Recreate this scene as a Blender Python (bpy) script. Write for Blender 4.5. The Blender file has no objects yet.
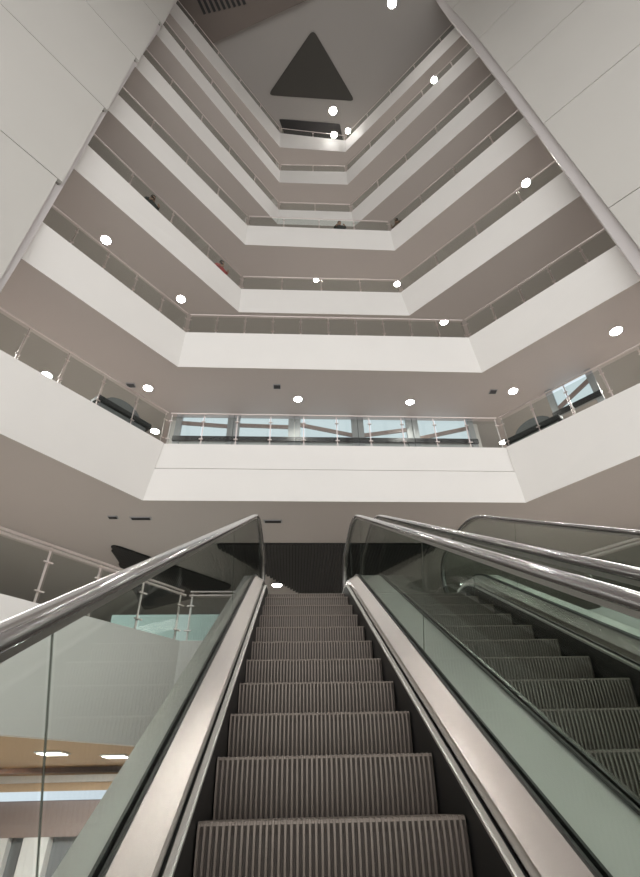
import bpy, bmesh, math, random
from mathutils import Vector, Matrix
random.seed(4)
sc = bpy.context.scene
COL = sc.collection
R = math.radians

# ------------------------------------------------------------------ camera
CAMZ = 2.35
F, PITCH, ROLL, YAW = 500.0, R(36.6), R(-1.45), R(3.45)
fw = Vector((math.sin(YAW)*math.cos(PITCH), math.cos(YAW)*math.cos(PITCH), math.sin(PITCH)))
r0 = Vector((math.cos(YAW), -math.sin(YAW), 0)); u0 = r0.cross(fw)
rt = r0*math.cos(ROLL)+u0*math.sin(ROLL); up = -r0*math.sin(ROLL)+u0*math.cos(ROLL)
cd = bpy.data.cameras.new('camera'); cam = bpy.data.objects.new('camera', cd); COL.objects.link(cam)
cd.sensor_fit = 'VERTICAL'; cd.sensor_height = 24; cd.lens = F/877*24; cd.clip_start = .02
M = Matrix((rt, up, -fw)).transposed().to_4x4(); M.translation = (0, 0, CAMZ); cam.matrix_world = M
sc.camera = cam
def ray(x, y): return rt*((x-320)/F)+up*((438.5-y)/F)+fw
def at_z(x, y, z):
    d = ray(x, y); t = (z-CAMZ)/d.z
    return Vector((d.x*t, d.y*t, z))
def at_plane(x, y, p, n):
    d = ray(x, y); t = ((p[0])*n[0]+(p[1])*n[1])/(d.x*n[0]+d.y*n[1])
    return Vector((d.x*t, d.y*t, CAMZ+d.z*t))

# ------------------------------------------------------------------ materials
def mat(name, col, rough=.5, metal=0, noise=0, scale=4, bump=0, coat=0, emit=None, estr=0, spec=.5, stretch=None):
    m = bpy.data.materials.new(name); m.use_nodes = True
    nt = m.node_tree; b = nt.nodes['Principled BSDF']
    b.inputs['Base Color'].default_value = (*col, 1); b.inputs['Roughness'].default_value = rough
    b.inputs['Metallic'].default_value = metal; b.inputs['Coat Weight'].default_value = coat
    b.inputs['Coat Roughness'].default_value = .06; b.inputs['Specular IOR Level'].default_value = spec
    if emit: b.inputs['Emission Color'].default_value = (*emit, 1); b.inputs['Emission Strength'].default_value = estr
    if noise or bump:
        tc = nt.nodes.new('ShaderNodeTexCoord'); mp = nt.nodes.new('ShaderNodeMapping')
        nt.links.new(tc.outputs['Object'], mp.inputs[0])
        if stretch: mp.inputs['Scale'].default_value = stretch
        n = nt.nodes.new('ShaderNodeTexNoise'); n.inputs['Scale'].default_value = scale; n.inputs['Detail'].default_value = 5
        nt.links.new(mp.outputs[0], n.inputs[0])
        if noise:
            mx = nt.nodes.new('ShaderNodeMix'); mx.data_type = 'RGBA'
            mx.inputs[6].default_value = (*[c*(1-noise) for c in col], 1); mx.inputs[7].default_value = (*[min(1, c*(1+noise)) for c in col], 1)
            nt.links.new(n.outputs[0], mx.inputs[0]); nt.links.new(mx.outputs[2], b.inputs['Base Color'])
        if bump:
            bp = nt.nodes.new('ShaderNodeBump'); bp.inputs['Strength'].default_value = bump; bp.inputs['Distance'].default_value = .01
            nt.links.new(n.outputs[0], bp.inputs['Height']); nt.links.new(bp.outputs[0], b.inputs['Normal'])
    return m
def glass(name, tint, gl=1.0, ior=1.2):
    m = bpy.data.materials.new(name); m.use_nodes = True; nt = m.node_tree
    for n in list(nt.nodes): nt.nodes.remove(n)
    o = nt.nodes.new('ShaderNodeOutputMaterial'); mx = nt.nodes.new('ShaderNodeMixShader')
    t = nt.nodes.new('ShaderNodeBsdfTransparent'); t.inputs[0].default_value = (*tint, 1)
    g = nt.nodes.new('ShaderNodeBsdfGlossy'); g.inputs['Roughness'].default_value = .02; g.inputs[0].default_value = (gl, gl, gl, 1)
    f = nt.nodes.new('ShaderNodeFresnel'); f.inputs[0].default_value = ior
    ge = nt.nodes.new('ShaderNodeNewGeometry'); im = nt.nodes.new('ShaderNodeMix'); im.data_type = 'FLOAT'
    im.inputs[2].default_value = ior; im.inputs[3].default_value = 1/ior      # thin pane: same Fresnel from both faces
    nt.links.new(ge.outputs['Backfacing'], im.inputs[0]); nt.links.new(im.outputs[0], f.inputs[0])
    nt.links.new(f.outputs[0], mx.inputs[0]); nt.links.new(t.outputs[0], mx.inputs[1]); nt.links.new(g.outputs[0], mx.inputs[2])
    nt.links.new(mx.outputs[0], o.inputs[0]); return m
def emis(name, col, s):
    m = bpy.data.materials.new(name); m.use_nodes = True; nt = m.node_tree
    for n in list(nt.nodes): nt.nodes.remove(n)
    o = nt.nodes.new('ShaderNodeOutputMaterial'); e = nt.nodes.new('ShaderNodeEmission')
    e.inputs[0].default_value = (*col, 1); e.inputs[1].default_value = s
    nt.links.new(e.outputs[0], o.inputs[0]); return m

MT = dict(
    fascia=mat('white_plaster', (.80, .783, .76), .55, noise=.02, scale=1.5),
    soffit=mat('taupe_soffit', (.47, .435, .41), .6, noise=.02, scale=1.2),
    roof=mat('roof_grey', (.34, .325, .31), .7, noise=.02, scale=.6),
    roofdark=mat('roof_brown', (.16, .135, .12), .7),
    panel=mat('cladding_white', (.575, .56, .53), .4, noise=.03, scale=.5),
    core=mat('column_lilac_grey', (.60, .57, .57), .5),
    joint=mat('joint_grey', (.25, .24, .22), .7),
    steel=mat('brushed_steel', (.66, .60, .58), .28, 1.0, noise=.06, scale=30),
    deck=mat('satin_aluminium', (.73, .69, .66), .27, 1.0, noise=.04, scale=6, stretch=(30, 1, 1)),
    outer=mat('pale_outer_deck', (.80, .80, .77), .45, .9, noise=.03, scale=6, stretch=(30, 1, 1)),  # lighter than the inner deck, standing in for reflected lit ceilings
    groove=mat('dirty_groove', (.085, .07, .06), .7),  # dark colour painted into the grooves for the shade between ribs
    trimmetal=mat('bright_trim', (.82, .81, .79), .42, 1.0),
    channel=mat('dark_channel', (.035, .035, .033), .35),
    skirt=mat('black_skirt', (.012, .012, .012), .45),
    rubber=mat('glossy_handrail', (.10, .09, .087), .18, 0, coat=.35, spec=.6),
    guide=mat('handrail_guide', (.33, .31, .29), .35, .8),
    step=mat('step_aluminium', (.235, .195, .168), .42, .3, noise=.12, scale=3),
    truss=mat('truss_cladding', (.55, .54, .51), .4, .3),
    glass=glass('clear_glass', (.84, .875, .855), .5),
    railglass=glass('railing_glass', (.86, .885, .87)),
    dark=mat('dark_slats', (.02, .02, .019), .5),
    darkgap=mat('dark_gap', (.008, .008, .008), .7),
    skylight=mat('dark_skylight', (.045, .043, .038), .4),
    black=mat('black_paint', (.02, .02, .022), .4),
    greyfab=mat('grey_fabric', (.20, .20, .205), .8),
    lamp=emis('lamp_glow', (1, .97, .92), 40),
    panelglow=emis('panel_glow', (1, .96, .9), 7),
    strip=emis('strip_glow', (.82, .88, 1), 1.1),
    sky=emis('daylight_pane', (.68, .77, .82), .95),  # glow standing in for daylight reflected by the railing glass
    shopglow=emis('lit_shop_pane', (.66, .80, .76), .9),  # glow standing in for a teal reflection
    frame=mat('grey_frame', (.34, .35, .36), .5),
    floor=mat('pale_floor', (.62, .59, .55), .25, noise=.06, scale=2),
    wall=mat('gallery_wall', (.58, .55, .52), .7),
    orange=mat('tan_ceiling', (.60, .40, .24), .6, noise=.03),
    mauve=mat('mauve_band', (.30, .23, .21), .5),
    lightband=mat('pale_band', (.75, .72, .70), .5),
    mull=mat('mullion_grey', (.3, .3, .31), .5),
    skin=mat('skin', (.45, .28, .2), .6), hair=mat('dark_hair', (.012, .01, .009), .5),
    red=mat('red_cloth', (.5, .09, .09), .8), darkcloth=mat('dark_cloth', (.04, .045, .045), .8), brown=mat('brown_cloth', (.16, .11, .08), .8),
)

# ------------------------------------------------------------------ mesh helpers
class MB:
    def __init__(s): s.v = []; s.f = []
    def poly_prism(s, pts, off):           # pts: 3d loop, off: vector
        b = len(s.v); n = len(pts); off = Vector(off)
        s.v += [Vector(p) for p in pts]+[Vector(p)+off for p in pts]
        s.f.append(tuple(b+i for i in range(n))[::-1]); s.f.append(tuple(b+n+i for i in range(n)))
        for i in range(n): j = (i+1) % n; s.f.append((b+i, b+j, b+n+j, b+n+i))
        return s
    def box(s, c, sz, rz=0):
        c = Vector(c); m = Matrix.Rotation(rz, 3, 'Z'); x, y, z = [k/2 for k in sz]
        p = [c+m@Vector(q) for q in ((-x, -y, -z), (x, -y, -z), (x, y, -z), (-x, y, -z))]
        return s.poly_prism(p, (0, 0, sz[2]))
    def bar(s, a, b, w, h, upv=(0, 0, 1)):
        a, b = Vector(a), Vector(b); d = (b-a).normalized(); sd = d.cross(Vector(upv)).normalized(); uv = sd.cross(d)
        p = [a+sd*i*w/2+uv*j*h/2 for i, j in ((-1, -1), (1, -1), (1, 1), (-1, 1))]
        return s.poly_prism(p, b-a)
    def tube(s, pts, r, n=10):
        pts = [Vector(p) for p in pts]; b = len(s.v)
        for k, p in enumerate(pts):
            d = (pts[min(k+1, len(pts)-1)]-pts[max(k-1, 0)]).normalized()
            a = Vector((0, 0, 1)) if abs(d.z) < .9 else Vector((1, 0, 0))
            x = d.cross(a).normalized(); y = x.cross(d)
            s.v += [p+x*r*math.cos(2*math.pi*i/n)+y*r*math.sin(2*math.pi*i/n) for i in range(n)]
        for k in range(len(pts)-1):
            for i in range(n):
                j = (i+1) % n; s.f.append((b+k*n+i, b+k*n+j, b+(k+1)*n+j, b+(k+1)*n+i))
        s.f.append(tuple(b+i for i in range(n))[::-1]); s.f.append(tuple(b+(len(pts)-1)*n+i for i in range(n)))
        return s
    def sweep(s, rings, cap=True):          # rings: list of equal-length closed loops
        b = len(s.v); n = len(rings[0])
        for r in rings: s.v += [Vector(p) for p in r]
        for k in range(len(rings)-1):
            for i in range(n):
                j = (i+1) % n; s.f.append((b+k*n+i, b+k*n+j, b+(k+1)*n+j, b+(k+1)*n+i))
        if cap:
            s.f.append(tuple(b+i for i in range(n))[::-1]); s.f.append(tuple(b+(len(rings)-1)*n+i for i in range(n)))
        return s
    def lathe(s, c, prof, n=24):            # prof (r,z)
        c = Vector(c)
        return s.sweep([[c+Vector((r*math.cos(2*math.pi*i/n), r*math.sin(2*math.pi*i/n), z)) for i in range(n)] for r, z in prof])
    def build(s, name, m, parent=None, smooth=False, origin=None, bevel=0):
        me = bpy.data.meshes.new(name); o0 = Vector(origin) if origin is not None else Vector((0, 0, 0))
        me.from_pydata([tuple(v-o0) for v in s.v], [], s.f); me.update()
        bm = bmesh.new(); bm.from_mesh(me); bmesh.ops.recalc_face_normals(bm, faces=bm.faces); bm.to_mesh(me); bm.free()
        me.materials.append(m)
        o = bpy.data.objects.new(name, me); COL.objects.link(o)
        if parent is not None: o.parent = parent; o.location = o0-pos_of(parent)
        else: o.location = o0
        if smooth:
            me.shade_smooth() if hasattr(me, 'shade_smooth') else None
            try: me.set_sharp_from_angle(angle=R(40))
            except Exception: pass
        if bevel:
            bv = o.modifiers.new('bevel', 'BEVEL'); bv.width = bevel; bv.segments = 2; bv.limit_method = 'ANGLE'
        return o
def pos_of(o):
    p = Vector(o.location)
    while o.parent is not None: o = o.parent; p += o.location
    return p
def tag(o, label, cat, group=None, kind=None):
    o['label'] = label; o['category'] = cat
    if group: o['group'] = group
    if kind: o['kind'] = kind
    return o
def thing(name, label, cat, loc, group=None):
    o = bpy.data.objects.new(name, None); o.empty_display_size = .1; COL.objects.link(o); o.location = loc
    return tag(o, label, cat, group)
def struct(name, mb, m, parent=None, **k):
    o = mb.build(name, m, parent, **k)
    if parent is None: o['kind'] = 'structure'
    return o

# ------------------------------------------------------------------ atrium data (world metres, floor at z = 0)
FL = 4.5
LEV = [  # left corner, right corner, left side angle, right side angle (plan) at the parapet top
    ((-3.10, 9.66), (5.13, 9.69), 39.8, 41.0),
    ((-3.29, 10.18), (5.22, 10.16), 40.0, 42.4),
    ((-2.13, 11.97), (3.98, 11.95), 39.6, 42.6),
    ((-2.20, 12.03), (4.06, 12.08), 41.2, 42.3),
    ((-1.00, 13.75), (2.76, 13.75), 40.2, 42.6),
    ((-1.07, 13.90), (2.73, 13.84), 39.6, 42.5),
    ((-1.16, 13.75), (2.94, 14.03), 41.4, 42.6),
]
LEVB = [  # the same at the parapet's lower edge: some parapets lean slightly inwards
    ((-3.38, 9.90), (5.32, 9.92), 39.2, 39.6),
    ((-3.34, 10.26), (5.38, 10.28), 40.5, 41.8),
    ((-2.11, 11.97), (4.14, 11.95), 40.4, 42.7),
    ((-2.21, 12.10), (4.13, 12.17), 41.0, 42.4),
    ((-1.03, 13.76), (2.82, 13.76), 40.3, 42.8),
    ((-1.06, 13.91), (2.74, 13.90), 40.0, 42.3),
    ((-1.15, 14.00), (2.88, 14.12), 41.4, 43.0),
]
def bot(k): return 7.95+FL*k
def top(k): return (9.36 if k == 0 else 9.30)+FL*k
def flo(k): return 9.00+FL*k
ORD = ['lowest', 'second lowest', 'third lowest', 'fourth lowest', 'fifth lowest', 'sixth lowest', 'topmost']
XO = (-16.0, 18.0); YB = 19.5; YF = -9.0
ROOFZ = 38.0

def side_dir(ang, left):
    a = R(ang); return Vector((-math.sin(a) if left else math.sin(a), -math.cos(a), 0))
def ray_hit_az(p, d, az):                 # where plan line p + t d meets the bearing az
    a = R(az); nx, ny = math.cos(a), -math.sin(a)
    t = -(p[0]*nx+p[1]*ny)/(d[0]*nx+d[1]*ny); return Vector((p[0]+d[0]*t, p[1]+d[1]*t, 0))

def opening(k, lend=-47.0, rend=54.0, L=None):
    cl, cr, la, ra = (L or LEV)[k]
    pl = ray_hit_az(cl, side_dir(la, True), lend); pr = ray_hit_az(cr, side_dir(ra, False), rend)
    return [pl, Vector((*cl, 0)), Vector((*cr, 0)), pr]

def offset_line(pts, d):                  # push the four-point opening outwards (into the gallery) by d
    out = []
    n = []
    for i in range(3):
        e = (pts[i+1]-pts[i]).normalized(); n.append(Vector((-e.y, e.x, 0)))
    out.append(pts[0]+n[0]*d)
    for i in (1, 2):
        b = (n[i-1]+n[i]).normalized(); out.append(pts[i]+b*(d/b.dot(n[i])))
    out.append(pts[3]+n[2]*d); return out

def zz(p, z): return Vector((p.x, p.y, z))

for k in range(7):
    op = opening(k); ob = opening(k, L=LEVB)
    # slab: outer ring split into convex pieces
    mb = MB()
    inn = offset_line(ob, .012)
    A, B, C, D = inn
    z0, z1 = bot(k)+.012, flo(k)
    for loop in ([A, B, Vector((B.x, YB, 0)), Vector((XO[0], YB, 0)), Vector((XO[0], A.y, 0))],
                 [B, C, Vector((C.x, YB, 0)), Vector((B.x, YB, 0))],
                 [D, Vector((XO[1], D.y, 0)), Vector((XO[1], YB, 0)), Vector((C.x, YB, 0)), C]):
        mb.poly_prism([zz(p, z0) for p in loop], (0, 0, z1-z0))
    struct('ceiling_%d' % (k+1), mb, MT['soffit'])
    # white parapet band: two boards with a fine shadow joint, the lower one a hair proud
    def at(f, o): return [zz(a.lerp(b, f), bot(k)+(top(k)-bot(k))*f) for a, b in zip(offset_line(ob, o), offset_line(op, o))]
    for i, nm in enumerate(('left', 'back', 'right')):
        mb = MB()
        def board(f0, f1, o):
            lo, hi, lo2, hi2 = at(f0, o), at(f1, o), at(f0, .20 if f0 else .011), at(f1, .18)
            mb.sweep([[lo[i], lo[i+1], lo2[i+1], lo2[i]], [hi[i], hi[i+1], hi2[i+1], hi2[i]]])
        sp = .54 if k == 0 else .24
        if k == 0 and i == 1:
            board(0, sp, 0); board(sp+.022, 1, .03)
        else: board(0, 1, 0)
        struct('trim_%d' % (k*3+i+1), mb, MT['fascia'])

# ------------------------------------------------------------------ railings
def railing(pts, zb, zt, label, step, double=False, pw=.024, detail=False):
    """pts: plan polyline of two points; zb glass bottom, zt rail top."""
    a, b = pts; d = (b-a).normalized(); a = a+d*.04; b = b-d*.04; L = (b-a).length; d = (b-a).normalized(); n = max(1, round(L/step)); nrm = Vector((-d.y, d.x, 0))
    t = thing('glass_railing', label, 'railing', zz(a.lerp(b, .5), zb), 'glass railings of the galleries')
    MB().tube([zz(a, zt-.025), zz(b, zt-.025)], .019, 10).build('handrail', MT['steel'], t, True)
    if double:
        MB().tube([zz(a-nrm*.07, zt-.115), zz(b-nrm*.07, zt-.115)], .02, 10).build('lower_rail', MT['steel'], t, True)
    for i in range(n):
        p, q = a+d*(L*i/n+.03), a+d*(L*(i+1)/n-.03)
        g = MB(); g.poly_prism([zz(p-nrm*.005, zb+.03), zz(q-nrm*.005, zb+.03), zz(q-nrm*.005, zt-.13), zz(p-nrm*.005, zt-.13)], nrm*.010)
        g.build('glass_panel', MT['railglass'], t)
    for i in range(n+1):
        p = a+d*min(max(L*i/n, .03), L-.03)+nrm*.035
        m = MB(); m.bar(zz(p, zb-.06), zz(p, zt-.04), .010, pw, (d.x, d.y, 0))
        parts = [('foot_plate', MB().box(zz(p, zb-.055), (.07, .07, .012), math.atan2(d.y, d.x)))]
        for zc in (zb+.18, zt-.27): parts.append(('glass_clamp', MB().bar(zz(p-d*pw*2-nrm*.035, zc), zz(p+d*pw*2-nrm*.035, zc), .03, .018)))
        po = m.build('post', MT['steel'], t)
        for nm, q in parts[(0 if detail else 1):]: q.build(nm, MT['steel'], po)
    return t
for k in range(7):
    ln = offset_line(opening(k, -43.2, 50.6), .07)
    for i, nm in enumerate(('left side', 'back', 'right side')):
        railing((ln[i], ln[i+1]), top(k)+.0, top(k)+(.98 if k == 0 else .90), 'steel and glass railing along the %s of the %s white gallery' % (nm, ORD[k]), .85 if k < 2 else 1.7)

# ------------------------------------------------------------------ entry gallery (escalator landing level)
L0Z = 4.55
c0, c1 = Vector((-1.85, 8.6, 0)), Vector((2.97, 8.6, 0))
dl, dr = side_dir(39.3, True), side_dir(42.8, False)
l_end, r_end = ray_hit_az(c0, dl, -52), ray_hit_az(c1, dr, 58)
op0 = [l_end, c0, c1, r_end]; out0 = offset_line(op0, .16); in0 = offset_line(op0, .1)
LOW0 = 3.12
A, B, C, D = in0; mbu = MB(); mbf = MB()
for loop in ([A, B, Vector((B.x, YB, 0)), Vector((XO[0], YB, 0)), Vector((XO[0], A.y, 0))],
             [B, C, Vector((C.x, YB, 0)), Vector((B.x, YB, 0))],
             [D, Vector((XO[1], D.y, 0)), Vector((XO[1], YB, 0)), Vector((C.x, YB, 0)), C]):
    mbu.poly_prism([zz(p, LOW0+.02) for p in loop], (0, 0, .3))
    mbf.poly_prism([zz(p, L0Z-.3) for p in loop], (0, 0, .3))
struct('ceiling_8', mbu, MT['orange']); struct('floor_2', mbf, MT['floor'])
for i in range(3):
    mb = MB(); mb.poly_prism([zz(q, LOW0) for q in (op0[i], op0[i+1], out0[i+1], out0[i])], (0, 0, L0Z+.06-LOW0))
    struct('trim_%d' % (22+i), mb, MT['fascia'])
ln0 = offset_line(op0, .08)
railing((ln0[0], ln0[1]), L0Z+.06, L0Z+.92, 'steel and glass railing with double handrail left of the escalators on the landing floor', .80, True, .034, True)
railing((ln0[1]+Vector((.05, 0, 0)), Vector((-.75, ln0[1].y, 0))), L0Z+.06, L0Z+.92, 'short glass railing on the landing floor beside the left escalator top', 1.1, True, .03, True)
rr0 = ray_hit_az(ln0[2], dr, 31.7)
railing((rr0, ln0[3]), L0Z+.06, L0Z+.92, 'steel and glass railing right of the escalators on the landing floor', 1.2, True, .03, True)

# ------------------------------------------------------------------ shell
mb = MB(); mb.box((1, 5.25, -.1), (34, 28.5, .2)); struct('floor_1', mb, MT['floor'])
mb = MB(); mb.box((1, YB+.1, 19), (34.4, .2, 38)); struct('wall_back', mb, MT['wall'])
mb = MB(); mb.box((XO[0]-.1, 5.25, 19), (.2, 28.5, 38)); struct('wall_outer_left', mb, MT['wall'])
mb = MB(); mb.box((XO[1]+.1, 5.25, 19), (.2, 28.5, 38)); struct('wall_outer_right', mb, MT['wall'])
mb = MB(); mb.box((1, 5.25, ROOFZ+.15), (34.4, 28.7, .3)); struct('ceiling', mb, MT['roof'])

# white clad wall towers flanking the galleries
def tower(name, left):
    ang = R(40.2 if left else 42.3); s = -1 if left else 1
    d = Vector((s*math.sin(ang), -math.cos(ang), 0))              # towards the camera side
    n_in = Vector((-s*math.cos(ang), -math.sin(ang), 0))           # into the atrium
    off = 8.95 if left else 10.35                                 # plan distance of the core face from the lens axis
    poff = off-.14
    def on(az, o):
        a = R(az); b = Vector((math.sin(a), math.cos(a), 0)); t = -o/(b.dot(n_in)); return b*t
    if left: core = [(0, -42.9), (9, -42.4), (12, -42.0), (15, -41.9), (20, -41.7), (25, -41.2), (30, -40.4), (39, -39.6)]
    else: core = [(0, 51.5), (9, 50.2), (12, 49.8), (15, 49.4), (20, 48.7), (25, 47.9), (30, 47.0), (35, 45.6), (39, 45.0)]
    mb = MB(); rings = []
    for z, az in core:
        p = on(az, off); q = p+d*22
        rings.append([zz(p, z), zz(q, z), zz(q-n_in*.5, z), zz(p-n_in*.5, z)])
    mb.sweep(rings); w = struct(name, mb, MT['core'])
    if left:
        js = [0, 5.9, 10.6, 15.25, 19.85, 24.45, 29.1, 33.7, 37.9]; az = [-44.2, -43.8, -43.3, -42.55, -42.2, -41.7, -40.9, -40.4, -40]
    else:
        js = [0, 3.9, 9.2, 14.6, 19.95, 24.6, 29.0, 34.2, 37.9]; az = [53, 52.6, 51.9, 51.1, 50.3, 49.7, 49.0, 47.7, 46.8]
    for i in range(len(js)-1):
        a0, a1 = (az[i], az[i+1]) if not left else ((az[i]+az[i+1])/2+.12, (az[i]+az[i+1])/2-.12)
        p0, p1 = on(a0, poff), on(a1, poff); mb = MB()
        g = .018
        r_ = [[zz(p, z), zz(p+d*21.5, z), zz(p+d*21.5-n_in*.12, z), zz(p-n_in*.12, z)] for p, z in ((p0, js[i]+g), (p1, js[i+1]-g))]
        mb.sweep(r_); mb.build('cladding_panel', MT['panel'], w)
    mb = MB()
    for i in range(1, len(js)-1):
        p = on(az[i], poff-.03) if False else on(az[i], off-.04)
        mb.poly_prism([zz(q, js[i]-.03) for q in (p, p+d*21.4, p+d*21.4-n_in*.03, p-n_in*.03)], (0, 0, .06))
    mb.build('joint_strip', MT['joint'], w)
tower('wall_left', True); tower('wall_right', False)

# glazed front of the atrium (behind the viewer): mullions and transoms, daylight outside
mb = MB(); mb.box((1, YF, 32), (34.2, .3, 12.4)); struct('wall_front', mb, MT['wall'])  # unseen upper wall added to keep daylight off the tower tops
mb = MB()
for i in range(13): mb.box((XO[0]+34/12*i, YF, 19), (.18, .3, 38))
for j in range(13): mb.box((1, YF, 38/12*j), (34, .25, .22))
struct('window_9', mb, MT['mull'])

# dark triangular slatted insets in the first soffit, and the dark triangle in the roof
def rounded(pts, r, seg=5):
    out = []; n = len(pts)
    for i in range(n):
        p, a, b = pts[i], pts[i-1], pts[(i+1) % n]
        u, v = (a-p).normalized(), (b-p).normalized(); s, e = p+u*r, p+v*r
        for k in range(seg+1):
            t = k/seg; out.append(s*(1-t)**2+p*2*t*(1-t)+e*t*t)
    return out
def slat_triangle(pts, z, label, pitch):
    c = sum((p for p in pts), Vector())/3
    t = thing('slatted_ceiling_inset', label, 'ceiling inset', zz(c, z), 'dark triangular ceiling insets')
    rp = rounded(pts, .35)
    MB().poly_prism([zz(p, z-.012) for p in rp], (0, 0, .01)).build('backing', MT['darkgap'], t)
    # slats run in depth, cut to the triangle outline
    xs0, xs1 = min(p.x for p in rp), max(p.x for p in rp); mb = MB(); x = xs0+.06
    while x < xs1-.04:
        ys = []
        for i in range(len(rp)):
            a, b = rp[i], rp[(i+1) % len(rp)]
            if (a.x-x)*(b.x-x) < 0: ys.append(a.y+(b.y-a.y)*(x-a.x)/(b.x-a.x))
        if len(ys) >= 2: mb.box((x, (min(ys)+max(ys))/2, z-.035), (pitch*.78, max(ys)-min(ys), .045))
        x += pitch
    o = mb.build('slats', MT['dark'], t); return t
zs = bot(0)+.012
slat_triangle([Vector((-2.15, 12.12, 0)), Vector((3.95, 12.12, 0)), Vector((1.15, 17.4, 0))], zs, 'dark slatted triangle in the ceiling above the escalator tops', .085)
slat_triangle([Vector((-4.75, 12.1, 0)), Vector((-1.8, 15.2, 0)), Vector((-5.1, 17.4, 0))], zs, 'dark slatted triangle with a rounded corner in the ceiling beyond the left landing railing', .06)
tri = rounded([at_z(313, 29, ROOFZ-.02), at_z(268, 95, ROOFZ-.02), at_z(355, 101, ROOFZ-.02)], .35)
o = MB().poly_prism([zz(p, ROOFZ-.05) for p in tri], (0, 0, .04)).build('skylight_triangle', MT['skylight'], origin=sum(tri, Vector())/len(tri))
tag(o, 'dark triangular panel in the middle of the grey roof ceiling', 'ceiling panel')
bl = rounded([at_z(279, 119, ROOFZ-.02), at_z(290, 150, ROOFZ-.02), at_z(345, 152, ROOFZ-.02), at_z(340, 124, ROOFZ-.02)], .1)
o = MB().poly_prism([zz(p, ROOFZ-.05) for p in bl], (0, 0, .04)).build('dark_ceiling_opening', MT['black'], origin=sum(bl, Vector())/len(bl))
tag(o, 'dark opening in the roof ceiling just above the topmost back railing', 'ceiling opening')
# brown dropped bulkhead in the roof corner over the left side
bp = [at_z(212, 42, ROOFZ), at_z(310, -3, ROOFZ), at_z(330, -120, ROOFZ), at_z(60, -120, ROOFZ), at_z(150, -40, ROOFZ)]
mb = MB().poly_prism([zz(p, ROOFZ-.35) for p in bp], (0, 0, .36)); struct('trim_30', mb, MT['roofdark'])
mb = MB()
for i in range(9):
    a = at_z(205+i*5, 14-i*1.2, ROOFZ-.36); b = at_z(196+i*5, -6-i*1.2, ROOFZ-.36); mb.bar(a, b, .15, .06)
o = mb.build('roof_grille', MT['black'], origin=at_z(225, 5, ROOFZ-.36)); tag(o, 'dark slatted grille in the brown roof bulkhead at the top left', 'grille')

# ------------------------------------------------------------------ downlights
def downlight(p, label, r=.10, watt=110, group='round recessed downlights'):
    t = thing('downlight', label, 'downlight', p, group)
    MB().lathe(p, [(r, -.002), (r+.03, -.002), (r+.03, -.012), (r, -.012), (r, -.002)], 24).build('ring', MT['trimmetal'], t, True)
    MB().lathe(p, [(.001, -.006), (r, -.006), (r, -.010), (.001, -.010)], 24).build('lens', MT['lamp'], t)
    if watt:
        ld = bpy.data.lights.new('downlight_lamp', 'SPOT'); ld.energy = watt; ld.spot_size = R(130); ld.spot_blend = .6; ld.shadow_soft_size = .08; ld.color = (1, .95, .88)
        lo = bpy.data.objects.new('lamp', ld); COL.objects.link(lo); lo.parent = t; lo.location = (0, 0, -.03)
    return t
s2 = 'second lowest gallery\'s ceiling'
for (x, y, k, lab, r) in [
    (148, 388, 1, 'round downlight nearest the left corner of the '+s2, .13),
    (298, 399, 1, 'round downlight left of centre over the back of the '+s2, .12),
    (410, 402, 1, 'round downlight right of centre over the back of the '+s2, .12),
    (513, 391, 1, 'round downlight by the right corner of the '+s2, .13),
    (616, 331, 1, 'round downlight at the far right of the '+s2, .15),
    (155, 431, 1, "bright downlight behind the glass at the lowest gallery's left corner", .14),
    (47, 375, 1, "bright downlight behind the glass at the lowest gallery's far left", .14),
    (503, 442, 1, 'bright downlight seen through the glass at the right corner of the lowest gallery', .12),
    (597, 393, 1, 'bright downlight seen through the right side glass of the lowest gallery', .14),
    (106, 240, 2, 'downlight at the far left of the ceiling under the third lowest gallery', .15),
    (181, 299, 2, 'downlight near the left back corner under the third lowest gallery', .15),
    (444, 322, 2, 'downlight seen through the right end of the second lowest back railing', .14),
    (316, 280, 3, 'small downlight behind the middle of the third lowest back railing', .10),
    (397, 284, 3, 'downlight at the right end of the third lowest back railing', .14),
    (526, 183, 3, 'downlight behind the right side glass of the third lowest gallery', .16),
    (434, 80, 6, 'downlight near the right side of the ceiling under the topmost gallery', .17),
]:
    downlight(at_z(x, y, bot(k)+.012), lab, r)
for x, y, lab, r in [(333, 111, 'glowing downlight in the roof ceiling below the dark triangle', .24), (392, 3, 'dim downlight in the roof ceiling at the top edge of the photo', .24),
                  (334, 135, 'downlight just above the topmost back railing', .2), (348, 131, 'smaller downlight above the right corner of the topmost back railing', .17)]:
    downlight(at_z(x, y, ROOFZ-.055 if y > 120 else ROOFZ), lab, r, 120)
downlight(at_z(277, 585, zs-.07), 'bright downlight low beside the dark slatted triangle over the left escalator top', .15)
# unseen downlight fixtures of the same ceilings are left out; vents
def vent(x, y, z, w, d, label):
    p = at_z(x, y, z); t = thing('ceiling_vent', label, 'vent', p, 'small dark ceiling vents')
    MB().box(p-Vector((0, 0, .01)), (w, d, .02)).build('frame', MT['frame'], t)
    m = MB()
    for i in range(4): m.box(p+Vector((0, d*(i-1.5)/5, -.024)), (w*.86, d*.1, .012))
    m.build('slats', MT['black'], t)
for x, y, k, w, lab in [(277, 386.5, 1, .22, 'small square vent left of centre in the '+s2), (493, 391.5, 1, .22, 'small vent beside the right corner downlight of the '+s2),
                     (131, 385, 1, .25, 'small vent beside the left corner downlight of the '+s2),
                     (113, 517, 0, .22, 'short slot vent at the left of the ceiling under the lowest gallery'), (141, 518, 0, .5, 'long slot vent right of the short one in the ceiling under the lowest gallery'),
                     (273, 521, 0, .45, 'slot vent above the top of the left escalator')]:
    vent(x, y, bot(k)+.012, w, .2 if k else .14, lab)

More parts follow.
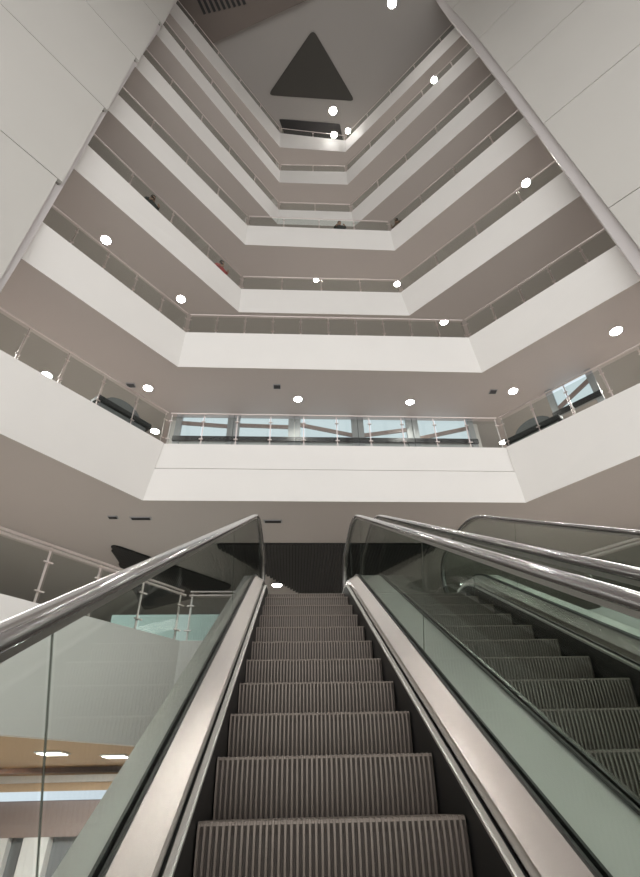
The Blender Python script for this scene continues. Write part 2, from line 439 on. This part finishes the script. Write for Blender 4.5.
# ------------------------------------------------------------------ added glowing panes for daylight reflections in the lowest gallery's glass
zb_, zt_ = 11.55, bot(1)+.012
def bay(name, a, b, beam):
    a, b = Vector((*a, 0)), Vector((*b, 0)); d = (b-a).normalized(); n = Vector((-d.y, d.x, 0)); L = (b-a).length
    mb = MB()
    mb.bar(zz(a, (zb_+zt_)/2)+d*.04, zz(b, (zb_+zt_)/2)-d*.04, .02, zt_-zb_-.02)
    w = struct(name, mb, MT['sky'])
    f = MB()
    for t, wd in ((.10, .18), (L-.10, .18)): f.bar(zz(a+d*t-n*.1, zb_-.8), zz(a+d*t-n*.1, zt_), wd, .12, (n.x, n.y, 0))
    f.bar(zz(a-n*.12+d*.2, zb_-.05), zz(b-n*.12-d*.2, zb_-.05), .08, .14)
    f.build('window_frame', MT['frame'], w)
    MB().bar(zz(a-n*.20+d*.005, zb_-.06), zz(b-n*.20-d*.005, zb_-.06), .06, .16).build('window_sill', MT['black'], w)
    f = MB()
    z1, z2 = zb_+beam[0], zb_+beam[1]; f.bar(zz(a-n*.09+d*.15, z1), zz(b-n*.09-d*.15, z2), .05, .13)
    f.build('glazing_bar', MT['mauve'], w)
yw = 12.55
xs = [-3.75, -1.95, -.05, 1.95, 3.7, 5.7]
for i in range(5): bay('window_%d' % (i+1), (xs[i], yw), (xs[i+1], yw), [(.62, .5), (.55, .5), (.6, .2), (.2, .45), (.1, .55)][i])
mb = MB(); mb.box((1, yw+.2, (flo(0)+zt_)/2), (9.9, .1, zt_-flo(0))); struct('wall_inner', mb, MT['wall'])
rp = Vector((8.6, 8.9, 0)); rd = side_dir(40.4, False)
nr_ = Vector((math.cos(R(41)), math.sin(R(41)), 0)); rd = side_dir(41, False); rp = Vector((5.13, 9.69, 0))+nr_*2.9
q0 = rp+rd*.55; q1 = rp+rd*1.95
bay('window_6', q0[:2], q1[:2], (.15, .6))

# dark furniture seen behind the lowest railing
def domed(px, py, k, label, w, left):
    cl, cr, la, ra = LEV[k]; d = side_dir(la if left else ra, left); nin = Vector((-d.y, d.x, 0)) if not left else Vector((d.y, -d.x, 0))
    base = cl if left else cr
    nout = -Vector((math.cos(R(la)), -math.sin(R(la)), 0)) if left else Vector((math.cos(R(ra)), math.sin(R(ra)), 0))
    pl = Vector((*base, 0))+nout*.75
    p = at_plane(px, py, pl, nout); z0 = flo(k)
    t = thing('domed_kiosk', label, 'kiosk', Vector((p.x, p.y, z0)), 'domed kiosks on the lowest gallery')
    h = p.z-z0; rz = math.atan2(d.y, d.x)
    MB().box((p.x, p.y, z0+(h-.05)/2), (w, .8, h-.05), rz).build('base', MT['greyfab'], t, bevel=.02)
    MB().box((p.x, p.y, z0+h), (w*1.15, .95, .14), rz).build('counter', MT['black'], t, bevel=.03)
    rings = []; m = Matrix.Rotation(rz, 3, 'Z'); n = 16
    prof = [(-.40+.8*i/n, -.02+.36*math.sqrt(max(0, 1-((i/n-.5)*2)**2))) for i in range(n+1)]
    for yy in (-.32, .32):
        pass
    f = MB(); loop = [Vector((p.x, p.y, z0+h+.07))+m@Vector((a*w, -.3, b)) for a, b in prof]
    f.poly_prism(loop, m@Vector((0, .6, 0))); f.build('hood', MT['greyfab'], t)
domed(114, 420, 0, 'grey domed kiosk with black counter behind the left glass of the lowest gallery', 1.25, True)
domed(540, 437, 0, 'grey domed kiosk with black counter behind the right glass of the lowest gallery', 1.25, False)

# ------------------------------------------------------------------ escalators
INC = R(30); Y0, Z0 = 2.32, CAMZ-.025
ZL = CAMZ+2.27; S_T = (ZL-Z0)/math.sin(INC); YT = Y0+S_T*math.cos(INC); RA = 1.15; TL = RA*math.tan(INC/2)
YEND = 7.35
def centre(yend, s0=-4.3, ds=.25):
    """points (y,z,normal_y,normal_z) along the pitch line: incline, transition arc, level run"""
    P = []; s = s0
    while s < S_T-TL-.02:
        P.append((Y0+s*math.cos(INC), Z0+s*math.sin(INC), -math.sin(INC), math.cos(INC))); s += ds
    for i in range(9):
        a = INC*(1-i/8); cy, cz = YT+TL, ZL-RA
        P.append((cy-RA*math.sin(a), cz+RA*math.cos(a), -math.sin(a), math.cos(a)))
    y = YT+TL+.25
    while y < yend: P.append((y, ZL, 0, 1)); y += .3
    P.append((yend, ZL, 0, 1)); return P
CP = centre(YEND)
def path_z(y):
    for a, b in zip(CP, CP[1:]):
        if a[0] <= y <= b[0]: return a[1]+(b[1]-a[1])*(y-a[0])/(b[0]-a[0])
    return ZL if y > CP[-1][0] else Z0+(y-Y0)*math.tan(INC)
def rings_for(sec, xc, pts):
    return [[(xc+u, y+n*ny, z+n*nz) for u, n in sec] for y, z, ny, nz in pts]
def sub(P, s0, s1):
    """cut of the pitch line between two arc lengths measured from the nosing of the first visible step"""
    acc = [-4.3]
    for a, b in zip(P, P[1:]): acc.append(acc[-1]+math.hypot(b[0]-a[0], b[1]-a[1]))
    def lerp(s):
        for i in range(len(P)-1):
            if acc[i] <= s <= acc[i+1]+1e-9:
                t = (s-acc[i])/(acc[i+1]-acc[i]); return tuple(P[i][k]+(P[i+1][k]-P[i][k])*t for k in range(4))
        return P[-1]
    return [lerp(s0)]+[P[i] for i in range(len(P)) if s0+.01 < acc[i] < s1-.01]+[lerp(s1)], acc[-1]
GL = .65
def step_mesh():
    """one ribbed step, nosing at the origin: cleated riser below the nosing and cleated tread behind it"""
    n = 44; w = .99; xs = []
    pitch = w/n
    for i in range(n):
        x = -w/2+i*pitch; xs += [(x, 1), (x+pitch*.36, 1), (x+pitch*.46, 0), (x+pitch*.90, 0)]
    xs.append((w/2, 1))
    prof = [(.40, 0, 0, 1), (.02, 0, 0, 1), (.006, -.004, -.5, .85), (0, -.014, -1, .3)]
    for i in range(1, 9):
        t = i/8; prof.append((.035*t*t, -.014-.24*t, -1, .15*t))
    me = bpy.data.meshes.new('step'); v = []; f = []
    for k, (y, z, ny, nz) in enumerate(prof):
        L = math.hypot(ny, nz); ny, nz = ny/L, nz/L
        for x, hgt in xs:
            dpt = 0 if hgt else -(.003 if k < 4 else .015); v.append((x, y+ny*dpt, z+nz*dpt))
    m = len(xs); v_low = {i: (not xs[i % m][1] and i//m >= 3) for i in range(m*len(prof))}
    for k in range(len(prof)-1):
        for i in range(m-1): f.append((k*m+i, k*m+i+1, (k+1)*m+i+1, (k+1)*m+i))
    # side frames and back
    b = len(v)
    for sx in (-w/2, w/2):
        c = len(v); v += [(sx, p[0], p[1]) for p in prof]+[(sx, .40, -.25)]
        f.append(tuple(range(c, c+len(prof)+1)))
    c = len(v); v += [(-w/2, .40, 0), (w/2, .40, 0), (w/2, .40, -.25), (-w/2, .40, -.25)]; f.append((c, c+1, c+2, c+3))
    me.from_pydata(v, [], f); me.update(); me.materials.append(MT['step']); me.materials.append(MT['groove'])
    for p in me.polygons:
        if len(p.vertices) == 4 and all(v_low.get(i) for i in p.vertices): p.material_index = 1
    return me
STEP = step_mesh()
def escalator(xc, label, seams_l, seams_r, out_l, out_r, first):
    t = thing('escalator', label, 'escalator', (xc, YT, 0), 'escalators')
    full = CP; total = sub(CP, -4.3, 0)[1]
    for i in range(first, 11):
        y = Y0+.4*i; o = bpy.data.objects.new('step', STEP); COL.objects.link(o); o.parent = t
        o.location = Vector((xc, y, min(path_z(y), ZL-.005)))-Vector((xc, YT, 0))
    # comb plate and landing cover
    mb = MB(); mb.box((xc, (6.60+8.62)/2, ZL-.03), (1.02, 8.62-6.60, .06)); mb.build('landing_plate', MT['deck'], t)
    mb = MB()
    for i in range(44): mb.box((xc-.49+i*.0224, 6.60, ZL-.02), (.010, .14, .03))
    mb.build('comb', MT['trimmetal'], t)
    for s, seams, ow in ((-1, seams_l, out_l), (1, seams_r, out_r)):
        def S(*sec): return [(s*u, n) for u, n in sec]
        MB().sweep(rings_for(S((.502, -.42), (.512, -.42), (.512, .075), (.502, .075)), xc, full)).build('skirt_panel', MT['skirt'], t)
        MB().sweep(rings_for(S((.498, .072), (.498, .086), (.504, .090), (.524, .090), (.528, .085), (.528, .072)), xc, full)).build('skirt_trim', MT['trimmetal'], t)
        MB().sweep(rings_for(S((.528, .02), (.542, .02), (.542, .075), (.528, .075)), xc, full)).build('deck_gap', MT['channel'], t)
        MB().sweep(rings_for(S((.534, .150), (.534, .100), (.538, .100), (.538, .140), (.636, .197), (.636, .206), (.632, .207)), xc, full)).build('inner_deck', MT['deck'], t)
        MB().sweep(rings_for(S((.632, .17), (.668, .17), (.668, .222), (.658, .222), (.658, .19), (.642, .19), (.642, .222), (.632, .222)), xc, full)).build('glass_channel', MT['channel'], t)
        MB().sweep(rings_for(S((.668, .180), (.668+ow, .180), (.668+ow, .208), (.668, .208)), xc, full)).build('outer_deck', MT['outer'], t)
        MB().sweep(rings_for(S((.668+ow-.02, -.75), (.668+ow, -.75), (.668+ow, .180), (.668+ow-.02, .180)), xc, full)).build('truss_side', MT['truss'], t)
        cuts = [-4.3]+seams+[total-.02]
        for a, b in zip(cuts, cuts[1:]):
            P, _ = sub(CP, a+.006, b-.006)
            rg = rings_for([(s*(GL-.006), .20), (s*(GL+.006), .20), (s*(GL+.006), .915), (s*(GL-.006), .915)], xc, P)
            g = MB()
            g.sweep(rg)
            if b == cuts[-1]:
                pts = [(YEND+.35*math.sin(q), ZL+.5575+.3575*math.cos(q)) for q in [math.pi*i/12 for i in range(13)]]
                g.poly_prism([(xc+s*(GL-.006), y, z) for y, z in pts], (s*.012, 0, 0))
            g.build('glass_panel', MT['glass'], t)
        if seams:
            for sm in seams:
                P, _ = sub(CP, sm-.0015, sm+.0015)
                MB().sweep(rings_for([(s*GL-.0012, .22), (s*GL+.0012, .22), (s*GL+.0012, .912), (s*GL-.0012, .912)], xc, P)).build('glass_joint', MT['joint'], t)
        # handrail with rounded newel end
        sec = []
        for i in range(20):
            a = 2*math.pi*i/20; cu, cn = math.cos(a), math.sin(a)
            sec.append((GL+.037*math.copysign(abs(cu)**.7, cu), .943+.018*math.copysign(abs(cn)**.8, cn)))
        sec = [(s*u, n) for u, n in sec]
        P = list(CP)
        rg = rings_for(sec, xc, P)
        cz = ZL+.61
        for i in range(1, 13):
            q = math.pi*i/12; ny, nz = math.sin(q), math.cos(q)
            rg.append([(xc+u, YEND+(n-.61)*ny, cz+(n-.61)*nz) for u, n in sec])
        MB().sweep(rg).build('handrail', MT['rubber'], t, True)
        gs = [(s*(GL-.018), .908), (s*(GL+.018), .908), (s*(GL+.018), .928), (s*(GL-.018), .928)]
        rg = rings_for(gs, xc, CP)
        for i in range(1, 13):
            q = math.pi*i/12; ny, nz = math.sin(q), math.cos(q)
            rg.append([(xc+u, YEND+(n-.61)*ny, cz+(n-.61)*nz) for u, n in gs])
        MB().sweep(rg).build('handrail_guide', MT['guide'], t)
    # underside of the truss
    MB().sweep(rings_for([(-.668-out_l+.02, -.78), (.668+out_r-.02, -.78), (.668+out_r-.02, -.75), (-.668-out_l+.02, -.75)], xc, full)).build('truss_soffit', MT['truss'], t)
    return t
XC = .153
escalator(XC, 'near escalator seen from its brown ribbed steps, rising between two glass balustrades', [-.90, 2.2, 5.0], [1.18, 4.2, 5.0], .10, .125, -3)
escalator(XC+1.586, 'second escalator on the right, its steps dark behind the near glass balustrade', [1.06, 4.15, 5.0], [.4, 3.4, 4.9], .125, .16, -3)
# landing bridge between the escalator heads and the gallery
mb = MB(); mb.box((XC+.76, 7.7, ZL-.32), (3.1, 1.85, .5)); struct('floor_3', mb, MT['floor'])

# ------------------------------------------------------------------ lower floor seen through the left balustrade
sh = thing('shopfront', 'shop front with pale bands and dark glass below the tan ceiling at the lower left', 'shop front', (-6, 12, 0))
def sbox(nm, x0, x1, z0, z1, m, y=12.2, dp=.3): return MB().box(((x0+x1)/2, y+dp/2, (z0+z1)/2), (x1-x0, dp, z1-z0)).build(nm, MT[m], sh)
sbox('upper_band', -11.5, -1.5, 3.06, 3.14, 'mauve')
sbox('pale_band', -11.5, -1.5, 2.88, 2.99, 'lightband', 11.80)
sbox('tan_band', -11.5, -1.5, 2.74, 2.88, 'orange', 12.00)
sbox('light_strip', -11.5, -1.5, 2.60, 2.74, 'strip', 11.90)
sbox('lower_band', -11.5, -1.5, 2.05, 2.60, 'mauve', 12.00)
sbox('dark_glass', -11.5, -5.6, 0, 2.05, 'black'); sbox('white_pier', -5.6, -5.2, 0, 2.05, 'lightband', 12.00); sbox('pale_door', -5.2, -1.5, 0, 2.05, 'greyfab')
sbox('white_jamb', -4.9, -4.45, 0, 2.05, 'lightband', 11.95)
for j, (x, y, lab) in enumerate([(53, 752, 'square white light panel in the tan ceiling at the lower left, nearest the fascia'), (10, 770.5, 'white light panel in the tan ceiling at the left edge'), (116, 755, 'small light panel in the tan ceiling behind the balustrade deck')]):
    p = at_z(x, y, LOW0+.02)
    t = thing('ceiling_light', lab, 'ceiling light', p, 'light panels of the lower floor')
    MB().box(p-Vector((0, 0, .015)), (.40, .40, .02)).build('frame', MT['trimmetal'], t); MB().box(p-Vector((0, 0, .03)), (.34, .34, .012)).build('diffuser', MT['panelglow'], t)
    ld = bpy.data.lights.new('panel_lamp', 'AREA'); ld.energy = 110; ld.size = .35; lo = bpy.data.objects.new('lamp', ld); COL.objects.link(lo); lo.parent = t; lo.location = (0, 0, -.06)
# added glowing pane standing in for a teal reflection in the landing glass
mb = MB(); mb.box((-3.0, 13.1, 5.92), (3.2, .1, 1.0)); struct('window_7', mb, MT['shopglow'])

# ------------------------------------------------------------------ people at the rails
def person(px, py, k, side, label, cloth, lean=.25):
    cl, cr, la, ra = LEV[k]
    if side == 'left': nin = Vector((math.cos(R(la)), -math.sin(R(la)), 0)); base = cl
    elif side == 'right': nin = Vector((-math.cos(R(ra)), -math.sin(R(ra)), 0)); base = cr
    else: nin = Vector((0, -1, 0)); base = cl
    p = at_plane(px, py, Vector((*base, 0))-nin*.62, nin)
    fz = flo(k); x, y = p.x, p.y
    tdir = Vector((-nin.y, nin.x, 0)); H = 1.72
    def P(f, s, z): v = Vector((x, y, fz))+nin*f+tdir*s; return (v.x, v.y, fz+z)
    o = thing('person', label, 'person', (x, y, fz))
    def skin(name, verts, edges, radii, m):
        me = bpy.data.meshes.new(name); me.from_pydata([Vector(v)-Vector((x, y, fz)) for v in verts], edges, []); ob = bpy.data.objects.new(name, me); COL.objects.link(ob)
        ob.parent = o; sm = ob.modifiers.new('skin', 'SKIN'); me.skin_vertices[0].data[0].use_root = True
        for i, r in enumerate(radii): me.skin_vertices[0].data[i].radius = (r, r)
        sm.use_smooth_shade = True; ob.modifiers.new('sub', 'SUBSURF').levels = 1; ob.modifiers['sub'].render_levels = 1; me.materials.append(m); return ob
    V = [P(-.10, 0, .95), P(-.06, 0, 1.15), P(.02, 0, 1.36), P(.07, 0, 1.46), P(.11, 0, 1.56), P(.14, 0, 1.66),
         P(.02, .18, 1.40), P(.14, .24, 1.15), P(.36, .17, 1.02), P(.42, .10, 1.02),
         P(.02, -.18, 1.40), P(.14, -.24, 1.15), P(.36, -.17, 1.02), P(.42, -.10, 1.02),
         P(-.10, .10, .88), P(-.06, .11, .47), P(-.10, .12, .07), P(.05, .13, .04), P(-.10, -.10, .88), P(-.06, -.11, .47), P(-.10, -.12, .07), P(.05, -.13, .04)]
    E_ = [(0, 1), (1, 2), (2, 3), (3, 4), (4, 5), (2, 6), (6, 7), (7, 8), (8, 9), (2, 10), (10, 11), (11, 12), (12, 13), (0, 14), (14, 15), (15, 16), (16, 17), (0, 18), (18, 19), (19, 20), (20, 21)]
    rad = [.15, .14, .15, .055, .085, .075, .065, .05, .035, .03, .065, .05, .035, .03, .095, .07, .045, .035, .095, .07, .045, .035]
    skin('body', V, E_, rad, MT['skin'])
    skin('jacket', [P(-.10, 0, .90), P(-.06, 0, 1.15), P(.02, 0, 1.37), P(.05, 0, 1.43), P(.02, .18, 1.40), P(.14, .24, 1.15), P(.33, .18, 1.03), P(.02, -.18, 1.40), P(.14, -.24, 1.15), P(.33, -.18, 1.03)],
         [(0, 1), (1, 2), (2, 3), (2, 4), (4, 5), (5, 6), (2, 7), (7, 8), (8, 9)], [.17, .16, .17, .075, .085, .065, .05, .085, .065, .05], cloth)
    skin('trousers', [P(-.10, 0, .95), P(-.10, .10, .86), P(-.06, .11, .47), P(-.10, .12, .10), P(-.10, -.10, .86), P(-.06, -.11, .47), P(-.10, -.12, .10)],
         [(0, 1), (1, 2), (2, 3), (0, 4), (4, 5), (5, 6)], [.16, .11, .085, .065, .11, .085, .065], MT['darkcloth'])
    skin('hair', [P(.06, 0, 1.60), P(.09, 0, 1.68), P(.13, 0, 1.74)], [(0, 1), (1, 2)], [.085, .105, .085], MT['hair'])
    return o
person(155, 189, 2, 'left', 'dark haired person in dark clothes at the left railing of the third lowest gallery', MT['darkcloth'])
person(221, 258, 2, 'left', "person in red at the third lowest gallery's left railing near the corner", MT['red'])
person(339, 222, 3, 'back', 'person in dark clothes behind the back railing of the fourth lowest gallery', MT['darkcloth'])
person(396, 214, 3, 'right', 'person in brown at the right railing of the fourth lowest gallery near its corner', MT['brown'])

# ------------------------------------------------------------------ light
def area(p, sx, sy, rz, watt, name='gallery_lamp'):  # unseen fill lights added so floor bounce brightens the soffits
    ld = bpy.data.lights.new(name, 'AREA'); ld.shape = 'RECTANGLE'; ld.size = sx; ld.size_y = sy; ld.energy = watt; ld.color = (1, .955, .915)
    o = bpy.data.objects.new(name, ld); COL.objects.link(o); o.location = p; o.rotation_euler = (0, 0, rz)
GW = 130
for k in range(-1, 7):
    zc = bot(k+1)-.02 if k < 6 else ROOFZ-.1
    if k >= 0: cl, cr, la, ra = LEV[k]
    else: cl, cr, la, ra = (-1.85, 8.6), (2.97, 8.6), 39.3, 42.8
    cl, cr = Vector((*cl, zc)), Vector((*cr, zc)); dL, dR = side_dir(la, True), side_dir(ra, False)
    nL = Vector((-math.cos(R(la)), math.sin(R(la)), 0)); nR = Vector((math.cos(R(ra)), math.sin(R(ra)), 0))
    for t in (1.2, 5.2):
        g = GW*(.85 if k < 0 else 1.15 if k == 0 else .62); area(cl+dL*t+nL*4.0, 1.0, 3.0, R(la)*-1, g); area(cr+dR*t+nR*4.0, 1.0, 3.0, R(ra), g)
    if k >= 1: area((cl+cr)/2+Vector((0, 4.2, 0)), 5, 1.0, 0, GW*.95)
w = bpy.data.worlds.new('world'); sc.world = w; w.use_nodes = True
bg = w.node_tree.nodes['Background']; bg.inputs[0].default_value = (1, .985, .965, 1); bg.inputs[1].default_value = 1.75
sc.view_settings.view_transform = 'Standard'; sc.view_settings.look = 'None'; sc.view_settings.exposure = 0.22; sc.view_settings.gamma = 1
cy = sc.cycles
cy.use_denoising = True
try: cy.denoiser = 'OPENIMAGEDENOISE'
except Exception: pass
cy.max_bounces = 10; cy.diffuse_bounces = 5; cy.glossy_bounces = 5; cy.transparent_max_bounces = 24; cy.sample_clamp_indirect = 4; cy.caustics_reflective = False; cy.caustics_refractive = False
